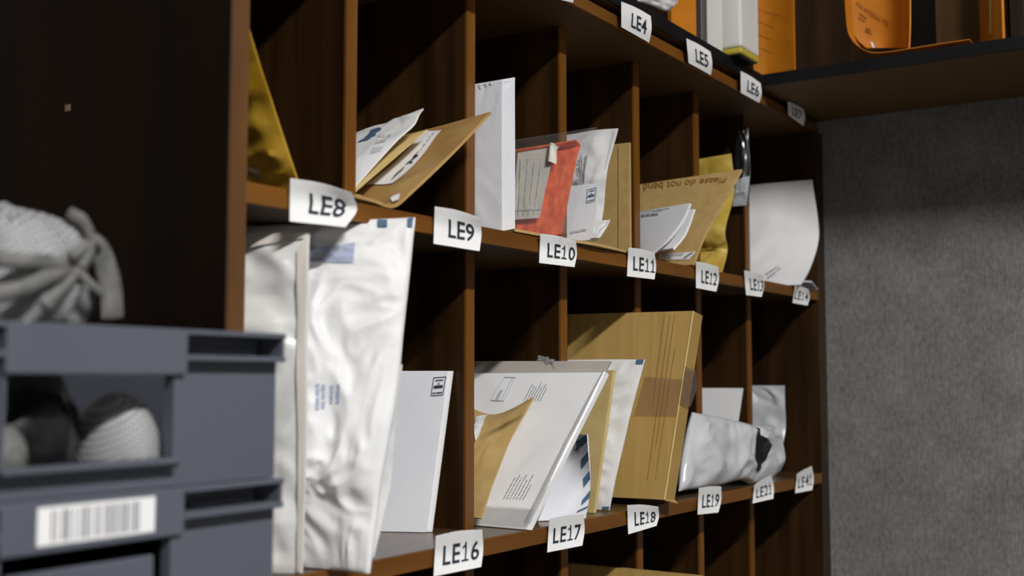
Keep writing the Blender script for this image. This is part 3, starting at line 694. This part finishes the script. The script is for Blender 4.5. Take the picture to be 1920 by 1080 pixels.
for q in ([(1081, 828), (1103, 815), (1103, 828), (1081, 846)], [(1090, 862), (1104, 846), (1105, 862), (1091, 880)], [(1093, 898), (1107, 882), (1108, 898), (1094, 915)], [(1091, 938), (1107, 918), (1108, 934), (1089, 948)], [(1083, 957), (1103, 948), (1100, 953), (1080, 962)]):
    am.rect('blue_stripe', q, M['blueink'], n=4)
am.frame('printed_mark', [(1076, 838), (1089, 836), (1088, 850), (1075, 851)], M['paleink'], .06)
am.text('printed_mark', 'IQ', [(1078, 840), (1087, 839), (1086, 848), (1077, 849)], M['blueink'])
# LE18 -- pale envelope, white padded mailer, flat cardboard box
Sheet('manila_envelope', G([V((1.279, -.035, LO)), P(1150, 694, Y=-.066)], [(.004, .13, 0), (.012, .13, 0)]), M['kraft_pale'], t=.001, slab=.006, nu=8, nv=8, cell=('L', 3), label='pale manila envelope showing its edge beside the wrinkled mailer above LE17', cat='envelope')
s = Sheet('padded_mailer', G([P(1143, 957, Y=-.042), P(1158, 880, Y=-.050), P(1176, 800, Y=-.060), P(1192, 735, Y=-.068), P(1208, 674, Y=-.075)], [(-.01, .15, 0), (-.005, .15, 0), (0, .15, 0), (0, .16, 0), (0, .17, 0)]), M['bubble'],
          t=.002, puff=.004, wr=.006, wf=22, seed=31, nu=50, nv=70, fade=.022, cell=('L', 3), label='wrinkled white padded mailer with blue corner tabs leaning before the cardboard box', cat='mailer', group='padded mailers')
s.text('printed_size', 'CLASSIC', [(1120, 792), (1134, 790), (1130, 818), (1119, 818)], M['greyink'], rot=90, off=.0016)
s.text('printed_size', 'W4 / D', [(1132, 796), (1143, 795), (1141, 818), (1130, 818)], M['greyink'], rot=90, off=.0016)
s.shapes('blue_corner', [(1194, 675), (1208, 674), (1206, 683), (1193, 683)], [R4(0, 0, 1, 1)], M['blueink'], off=.0012)
s.shapes('blue_corner', [(1130, 950), (1144, 950), (1142, 957), (1130, 957)], [R4(0, 0, 1, 1)], M['blueink'], off=.0012)
s.frame('printed_box', [(1113, 877), (1121, 876), (1118, 904), (1111, 905)], M['paleink'], .05, inner=[R4(.4, .2, .65, .8)])
nb = P(1246, 937, Y=-.075); nt_ = P(1300, 583, Y=-.105)
off = V((-.022, .19, 0))
bxs = Sheet('cardboard_box', [[nb + off, nb], [nt_ + off, nt_]], M['card'], t=.001, slab=.040, nu=24, nv=24, wr=.0008, wf=10, seed=32, cell=('L', 3), label='flat brown cardboard box leaning out of the LE18 pigeonhole', cat='box')
bxs.rect('parcel_tape', [(1210, 706), (1283, 712), (1276, 782), (1190, 780)], M['tape'], off=.0012)
bxs.shapes('crease', [(1228, 590), (1288, 590), (1240, 900), (1190, 900)], [R4(.30, .45, .325, 1), R4(.48, 0, .50, 1), R4(.62, .2, .64, 1), R4(.78, 0, .795, .8)], M['cardline'], off=.0007)
nrm = bxs.nrm(.5, .5)
B().tube([nb.lerp(nt_, k / 10) + nrm * .0006 for k in range(11)], .0011, 6).build('edge_highlight', M['kraft_pale'], bxs.o)  # pale tube painted in as the highlight along the box edge
B().prism([nb + nrm * .001, nb - nrm * .038, nb - nrm * .034 + V((.001, -.006, -.005)), nb + V((.001, -.002, -.002))], V((0, -.001, .001))).build('corner_flap', M['card'], bxs.o)
e0, e1 = nb + (nt_ - nb) * .50, nb + (nt_ - nb) * .70
pt_ = B().prism([e0 + nrm * .0016 + V((0, -.001, 0)), e1 + nrm * .0016 + V((0, -.001, 0)), e1 - nrm * .036 + V((.0, -.003, 0)), (e0 + e1) / 2 - nrm * .044 + V((.004, -.004, 0)), e0 - nrm * .036 + V((0, -.003, 0))], V((0, -.0008, 0))).build('parcel_tape', M['tape'], bxs.o)
# LE19 / LE20 -- plump plastic parcel, white card
pp = Sheet('plastic_parcel', [[P(1272, 921, Y=-.032), P(1340, 912, Y=-.036), P(1390, 900, Y=-.040), P(1420, 912, Y=-.044), P(1456, 884, Y=-.044)],
      [P(1278, 868, Y=-.030), P(1340, 866, Y=-.034), P(1390, 862, Y=-.038), P(1418, 858, Y=-.042), P(1458, 852, Y=-.042)],
      [P(1290, 810, Y=-.028), P(1340, 812, Y=-.032), P(1390, 816, Y=-.036), P(1418, 816, Y=-.040), P(1456, 815, Y=-.040)],
      [P(1298, 773, Y=-.026), P(1345, 783, Y=-.030), P(1388, 793, Y=-.034), P(1412, 797, Y=-.038), P(1450, 797, Y=-.038)]], M['polygrey'], t=.002, puff=.020, wr=.013, wf=16, seed=35, nu=72, nv=44, fade=.02, pexp=.38,
      cell=('L', 5), label='plump grey white plastic parcel lying along the shelf behind the LE19 label', cat='parcel')
pp.shapes('black_chevron', [(1412, 800), (1442, 800), (1442, 886), (1412, 886)], [[(0, .98), (.12, .92), (.12, .76), (.94, .46), (.18, .16), (.2, .02), (-.02, .05), (-.1, .5)]], M['black'], off=.0025, label='black inner side of the folded plastic flap')
Sheet('white_card', G([P(1372, 870, Y=.006), P(1393, 728, Y=.004)], [(0, .12, 0), (0, .13, 0)]), M['paper'], t=.001, slab=.002, nu=8, nv=8, cell=('L', 5), label='plain white card standing behind the plump plastic parcel above LE19', cat='card')
# LE21 -- curved pearly mailer
Sheet('poly_mailer', G([P(1450, 884, Y=-.002), P(1466, 840, Y=-.003), P(1473, 800, Y=-.004), P(1472, 760, Y=-.004), P(1471, 723, Y=-.004)], [(-.03, .10, 0), (-.02, .12, 0), (-.01, .12, 0), (-.01, .12, 0), (-.01, .12, 0)]), M['polygrey'], t=.001, puff=.002, wr=.006, wf=18, seed=36, nu=30, nv=40,
      cell=('L', 6), label='curved pearl grey poly mailer standing behind the end of the parcel above LE21', cat='mailer')
# third row -- kraft box
c0 = P(1167, 1064, X=1.40); c1 = P(1297, 1079, X=1.40)
Sheet('carton', [[V((1.37, .2, Z3 + .005)), V((1.37, c1.y, Z3 + .005))], [V((1.40, .2, c1.z)), V((1.40, c1.y, c1.z))]], M['card'], t=.001, slab=.035, nu=8, nv=8, label='brown carton at the foot of the picture standing in the third row', cat='box')

# ------------------------------------------------------------------ things on the top shelf
TZ = ZT + .0008
def at(px, py, X=None, Y=None, z=None):
    p = P(px, py, X=X, Y=Y); return V((p.x, p.y, p.z if z is None else z))
def up(l, h): return [l, [q + V((0, 0, h)) for q in l]]
pk = Sheet('bubble_packet', [[P(1196, 2, Y=-.058), P(1226, 12, Y=-.064), P(1252, 21, Y=-.070), P(1269, 2, Y=-.066)], [P(1196, -30, Y=-.058), P(1222, -22, Y=-.064), P(1250, -10, Y=-.070), P(1269, -16, Y=-.066)], [P(1196, -80, Y=-.056), P(1222, -75, Y=-.060), P(1248, -70, Y=-.062), P(1267, -60, Y=-.062)]],
           M['silver'], t=.002, puff=.006, wr=.004, wf=50, seed=40, nu=30, nv=30, label='grey bubble wrapped packet at the edge of the top shelf above LE4', cat='packet')
Sheet('orange_folder', up([at(1258, 20, Y=-.034, z=TZ), at(1305, 46, Y=-.052, z=TZ)], .26), M['orange'], t=.001, slab=.007, nu=6, nv=10, label='orange folder standing on the top shelf between the bubble packet and the white folder', cat='folder')
wf_ = Sheet('box_folder', up([at(1327, 62, Y=-.058, z=TZ), at(1354, 76, Y=-.060, z=TZ)], .28), M['bookwhite'], t=.001, slab=.03, nu=6, nv=6, label='white cardboard folder with a grey metal edge on the top shelf above LE5', cat='folder')
xa = at(1317, 58, Y=-.058).x; xb = at(1326.5, 62, Y=-.058).x
b = B(); b.box(xa, xb, -.058, -.034, TZ, TZ + .28, .002); b.box(xa + .004, xa + .006, -.0592, -.058, TZ, TZ + .28); b.build('metal_edge', M['metalgrey'], wf_.o)
c0 = at(1390, 84, Y=-.084); x0, y0, y1 = c0.x, -.084, -.0615; x1 = at(1424, 104, Y=-.084).x
wb = B().box(x0, x1, y0, y1 + .02, TZ + .011, TZ + .30, .004).build('white_box', M['bookwhite'], None, V(((x0 + x1) / 2, -.07, TZ))); tag(wb, 'glossy white box with a yellow base band jutting over the top shelf edge', 'box')
B().box(x0, x1, y0, y1 + .02, TZ + .0008, TZ + .0108, .003).build('base_band', M['yellow'], wb)
B().box(x0 + .003, x1 - .003, y0 + .003, y1 + .017, TZ, TZ + .0012).build('box_bottom', M['black'], wb)
oe = Sheet('orange_envelope', up([at(1413, 130, X=1.800, z=TZ), at(1440, 130, X=1.806, z=TZ), at(1466, 120, X=1.803, z=TZ), at(1490, 115, X=1.7945, z=TZ)], .25),
           M['orange'], t=.001, slab=.002, nu=30, nv=20, wr=.0008, wf=20, seed=41, label='orange envelope curving round the shelf corner behind the white box', cat='envelope')
oe.lines('printed_line', [(1422, 5), (1466, 18), (1466, 120), (1422, 100)], 4, M['orangeink'], 13, dens=.04)
def Q(px, py, X=1.80): return P(px, py, X=X)
def row(y, xs): return [Q(a, y, X) for a, X in zip(xs, (1.835, 1.842, 1.846, 1.838, 1.805))]
oc = Sheet('internal_mail_envelope', [row(90, (1624, 1640, 1662, 1684, 1704)), row(72, (1606, 1632, 1660, 1684, 1705)), row(40, (1597, 1628, 1660, 1684, 1706)), row(-60, (1591, 1625, 1660, 1684, 1706))],
           M['orange'], t=.001, slab=.002, nu=34, nv=30, label='orange internal mail envelope with printed lines standing on the return shelf', cat='envelope')
oc.text('printed_words', 'FOR INTERNAL MAIL', [(1606, 3), (1668, 41), (1666, 51), (1604, 9)], M['orangeink'])
oc.lines('printed_line', [(1612, 22), (1634, 36), (1630, 48), (1608, 36)], 2, M['orangeink'], 3, dens=.5)
oc.shapes('printed_mark', [(1620, 50), (1636, 56), (1634, 66), (1622, 60)], [R4(0, 0, 1, .3), R4(.2, .5, .8, 1)], M['orangeink'])
oc.shapes('glint', [(1632, 78), (1636, 80), (1640, 92), (1636, 90)], [R4(0, 0, 1, 1)], M['paper'], label='small glint painted white')  # white patch painted as a glint on the envelope
FX = 1.796
rimp = [Q(*q, FX) for q in ((1583, -60), (1584, 0), (1588, 50), (1596, 72), (1612, 88), (1632, 97), (1660, 97), (1720, 88), (1770, 80), (1818, 73))]
bm2 = bmesh.new(); A_ = []
n_ = 60
for i in range(n_ + 1):
    p = crom(rimp, i / n_); p.z = max(p.z, TZ + .0015)
    A_.append([bm2.verts.new(p + V((d, 0, (-.0012 if k else 0)))) for d, k in ((0, 0), (.036, 0), (.036, 1), (0, 1))])
for a, b in zip(A_, A_[1:]):
    for k in range(4): bm2.faces.new((a[k], a[(k + 1) % 4], b[(k + 1) % 4], b[k]))
bm2.faces.new(A_[0]); bm2.faces.new(A_[-1][::-1])
me = bpy.data.meshes.new('envelope_flap'); bm2.to_mesh(me); bm2.free(); smooth(me, 40)
link('envelope_flap', me, M['orange'], oc.o)
bc = B().box(1.95, 1.985, -.41, -.30, TZ, TZ + .3).build('brown_carton', M['returnboard'], None, V((1.965, -.355, TZ))); tag(bc, 'dull brown carton standing at the back of the return shelf', 'box')
of = Sheet('orange_folder', up([at(1838, 60, X=1.86, z=TZ), at(1857, 60, X=1.83, z=TZ), at(1880, 60, X=1.81, z=TZ)], .3), M['orange'], t=.001, slab=.004, nu=12, nv=8, label='orange folder with a pale edge line at the far end of the return shelf', cat='folder')
of.rect('folder_spine', [(1856, -20), (1859, -20), (1859, 62), (1856, 62)], M['kraft_pale'])

# ------------------------------------------------------------------ stacked plastic bins beside the cabinet
FY = -.158                                    # front of the rims
def fx(px): return P(px, 640, Y=FY).x
def fz(px, py): return P(px, py, Y=FY).z
ZTOP = fz(350, 617); PITCH = ZTOP - fz(350, 914); XR = fx(537); XC = fx(187); XL = 2 * XC - XR
BH = PITCH - .0006; BD = .40
hx0, hx1 = fx(14), fx(354); ox0, ox1 = fx(22), fx(336)
def make_bin(zt, label, open_hole, bar):
    z0 = zt - BH; t = .003; ins = 0
    root = empty('stacking_bin', V((XC, FY + BD / 2, z0)), label, 'bin', 'stacking bins')
    wy0, wy1 = FY + .010, FY + BD - .013; wx1 = P(516, 760, Y=wy0).x; wx0 = 2 * XC - wx1
    oz0, oz1 = zt - .083, zt - .030
    b = B()
    b.box(wx0, wx1, wy0, wy1, z0, z0 + t)
    b.box(wx0, wx0 + t, wy0, wy1, z0 + t, zt - .0165); b.box(wx1 - t, wx1, wy0, wy1, z0 + t, zt - .0165); b.box(wx0, wx0 + t, FY + .026, wy1, zt - .0165, zt); b.box(wx1 - t, wx1, FY + .026, wy1, zt - .0165, zt); b.box(wx0 + t, wx1 - t, wy1 - t, wy1, z0 + t, zt)
    b.box(wx0 + t, ox0, wy0, wy0 + t, z0 + t, zt - .0205); b.box(ox1, wx1 - t, wy0, wy0 + t, z0 + t, zt - .0205)
    b.box(hx1 - .002, XR - .0025, FY + .026, FY + .029, zt - .0205, zt); b.box(XL + .0025, hx0 + .002, FY + .026, FY + .029, zt - .0205, zt)
    b.box(ox0, ox1, wy0, wy0 + t, z0 + t, oz0); b.box(ox0, ox1, wy0, wy0 + t, oz1, zt)
    b.build('body', M['bin'], root)
    b = B()                                   # double rim all round, broken by the handle block in front
    for za, zb in ((zt - .0035, zt), (zt - .0205, zt - .0165)):
        for xa, xb in ((XL, hx0), (hx1, XR)): b.box(xa, xb, FY, FY + .026, za, zb, .0006)
        b.box(XL, wx0 + .001, wy0, wy1, za, zb); b.box(wx1 - .001, XR, wy0, wy1, za, zb); b.box(XL, XR, wy1, FY + BD, za, zb, .0006)
    b.build('rim', M['bin'], root)
    for x in (XR - .0025, XL): B().box(x, x + .0025, FY + .002, FY + .026, zt - .0167, zt - .0033).build('rib', M['bin'], root)
    b = B(); b.box(hx0, hx1, FY, wy0, oz1, zt, .0012); b.build('handle_block', M['bin'], root)
    b = B()                                   # frame round the hand hole
    b.box(hx0, ox0, FY + .004, wy0, oz0 - .002, oz1); b.box(ox1, hx1, FY + .004, wy0, oz0 - .002, oz1)
    b.box(ox0 - .003, ox1 + .003, FY - .001, wy0 + .003, oz0 - .004, oz0, .0012)
    b.build('hand_hole_frame', M['bin'], root)
    if not open_hole:
        B().box(ox0 + .006, ox1 - .010, FY + .007, wy0, oz0 + .001, oz1 - .011, .0015).build('hole_cover', M['bin'], root)
    x0, x1 = hx1 + .018, XR - .014
    B().box(x0, x1, FY + .016, FY + .026, zt - .0150, zt - .0125, .001).build('label_clip', M['bin'], root)
    if bar:
        xa, xb = fx(80), fx(297); za, zb = zt - .0255, zt - .0035
        lb = B().box(xa, xb, FY - .0006, FY, za, zb).build('barcode_label', M['label'], root); lb['label'] = 'white barcode label'
        R = random.Random(5); x = xa + .009; b = B()
        while x < xb - .012:
            w = R.choice((.0006, .001, .0016, .0022)); b.box(x, x + w, FY - .0010, FY - .0006, za + .002, zb - .002); x += w + R.choice((.0007, .0011, .0018, .003))
        b.build('barcode', M['greyink'], lb)
    return root
up_bin = make_bin(ZTOP, 'upper slate grey plastic bin with an open hand hole, beside the cabinet', True, False)
low_bin = make_bin(ZTOP - PITCH, 'lower slate grey plastic bin with a white barcode label under the open bin', False, True)
zs = ZTOP - PITCH - BH
st = empty('equipment_stand', V((XC, FY + BD / 2, -H)), 'grey steel stand carrying the two stacked bins', 'stand')
B().box(XL - .02, XR + .0, FY - .02, FY + BD + .01, zs - .025, zs - .0005, .003).build('tabletop', M['steel'], st)
for sx in (XL - .01, XR - .04):
    for sy in (FY - .01, FY + BD - .03):
        B().box(sx, sx + .03, sy, sy + .03, -H, zs - .025).build('leg', M['steel'], st)

# netting pouches: one on the open bin, one and a black sack inside it
def lump(name, c, r, m, seed, label, cat, amp=.25, fq=2.2, flat=None, parent=None, seg=40, pw=1.0):
    bm = bmesh.new(); bmesh.ops.create_uvsphere(bm, u_segments=seg, v_segments=seg // 2, radius=1)
    for v in bm.verts:
        d = v.co.normalized(); q = d * fq + V((seed * 3.1, seed, 0))
        k = 1 + amp * ((.5 - abs(noise.noise(q)) * 1.7) + .4 * (.5 - abs(noise.noise(q * 2.3)) * 1.7))
        d = V((d.x, d.y, math.copysign(abs(d.z) ** pw, d.z)))
        v.co = V((d.x * r[0] * k, d.y * r[1] * k, d.z * r[2] * k)) + V(c)
        if flat is not None and v.co.z < flat: v.co.z = flat
    me = bpy.data.meshes.new(name); bm.to_mesh(me); bm.free(); smooth(me, 80)
    o = link(name, me, m, parent, V((c[0], c[1], flat if flat is not None else c[2] - r[2])))
    if parent is None: tag(o, label, cat)
    return o
BY = FY + .06
def bp(px, py, y=BY): return P(px, py, Y=y)
c = bp(45, 500); zr = ZTOP + .001
pouch = lump('net_pouch', (c.x, BY + .05, zr + .028), (bp(178, 500).x - c.x, .085, bp(60, 382).z - zr - .028), M['net'], 3, 'grey netting pouch with webbing straps heaped on top of the open bin', 'pouch', amp=.14, flat=zr, pw=.6)
lump('dark_hollow', (bp(150, 560).x, BY + .03, zr + .016), (.020, .04, .0155), M['black'], 4, None, None, amp=.05, parent=pouch)  # black lumps stand in for the shaded hollows among the straps
lump('dark_hollow', (bp(138, 452).x, BY + .012, zr + .050), (.014, .035, .009), M['black'], 5, None, None, amp=.1, parent=pouch)
def strap(pts, r, fl=.6):
    q = [crom(pts, i / 14) for i in range(15)]
    B().tube(q, r, 8, fl).build('strap', M['strap'], pouch, sm=60)
Yf = FY + .020
strap([bp(-60, 480, Yf), bp(20, 488, Yf), bp(95, 492, Yf), bp(150, 500, Yf + .005)], .0048)
strap([bp(-60, 555, Yf), bp(30, 545, Yf), bp(90, 520, Yf), bp(146, 502, Yf + .004)], .0052)
strap([bp(150, 505, Yf), bp(125, 535, Yf - .004), bp(100, 558, Yf - .006), bp(82, 575, Yf - .006)], [.0026 + .0002 * i for i in range(15)])
strap([bp(148, 508, Yf), bp(168, 530, Yf), bp(190, 548, Yf)], .0028)
strap([bp(130, 400, Yf + .02), bp(158, 418, Yf + .01), bp(172, 460, Yf), bp(152, 500, Yf)], .0042)
strap([bp(182, 480, Yf), bp(197, 520, Yf), bp(205, 560, Yf), bp(207, 597, Yf)], .0036)
strap([bp(160, 455, Yf + .03), bp(186, 470, Yf + .03), bp(206, 530, Yf + .03), bp(211, 596, Yf + .03)], .0085)
strap([bp(132, 480, Yf - .004), bp(150, 470, Yf - .004), bp(162, 458, Yf - .002)], .0038)
wy = FY + .0135; zb = ZTOP - BH + .0036
g1 = bp(268, 760, wy + .01)
lump('net_pouch', (g1.x, wy + .037, zb + .016), ((bp(325, 780, wy).x - bp(208, 780, wy).x) / 2, .035, bp(268, 738, wy + .01).z - zb - .016), M['net'], 8, 'pale netting pouch seen through the hand hole of the open bin', 'pouch', amp=.03, flat=zb)
lump('black_sack', (bp(126, 760, wy).x, wy + .062, zb + .030), (.042, .046, .050), M['black'], 9, 'black plastic sack lying inside the open bin behind the hand hole', 'sack', amp=.12, flat=zb)
lump('crumpled_scrap', (bp(38, 810, wy).x, wy + .011, zb + .0185), (.010, .008, .018), M['strap'], 11, 'small crumpled grey scrap at the corner of the hand hole', 'scrap', amp=.25, flat=zb)

# ------------------------------------------------------------------ lamp, camera, view
lamp = empty('ceiling_light', V((LX, LY, RC - .05)), 'white batten ceiling light with a glowing diffuser in front of the cabinet', 'lamp')
B().box(LX - LW, LX + LW, LY - .09, LY + .09, RC - .085, RC).build('housing', M['lampwhite'], lamp)
bm = B(); bm.box(LX - LW + .01, LX + LW - .01, LY - .075, LY + .075, RC - .0905, RC - .0855); bm.build('diffuser', emit('glowing lamp diffuser', (1, .985, .965, 1), LS), lamp)
cd = bpy.data.cameras.new('camera'); cam = bpy.data.objects.new('camera', cd); COL.objects.link(cam)
from mathutils import Matrix
r, u, f = [V((RW[0][i], RW[1][i], RW[2][i])) for i in range(3)]
m = Matrix(((r.x, u.x, -f.x, CAM.x), (r.y, u.y, -f.y, CAM.y), (r.z, u.z, -f.z, CAM.z + H), (0, 0, 0, 1)))
cam.matrix_world = m
cd.sensor_width = 36; cd.lens = F / 1920 * 36; cd.clip_start = .02
cd.dof.use_dof = True; cd.dof.focus_distance = 1.42; cd.dof.aperture_fstop = 4.4
scn.camera = cam
w = bpy.data.worlds.new('world'); scn.world = w; w.use_nodes = True
w.node_tree.nodes['Background'].inputs[0].default_value = (.02, .02, .02, 1)
vs = scn.view_settings
vs.view_transform = 'Standard'; vs.look = 'None'; vs.gamma = 1; vs.use_curve_mapping = False; vs.exposure = EXPO
for o in scn.objects:
    if 'base' in o: del o['base']
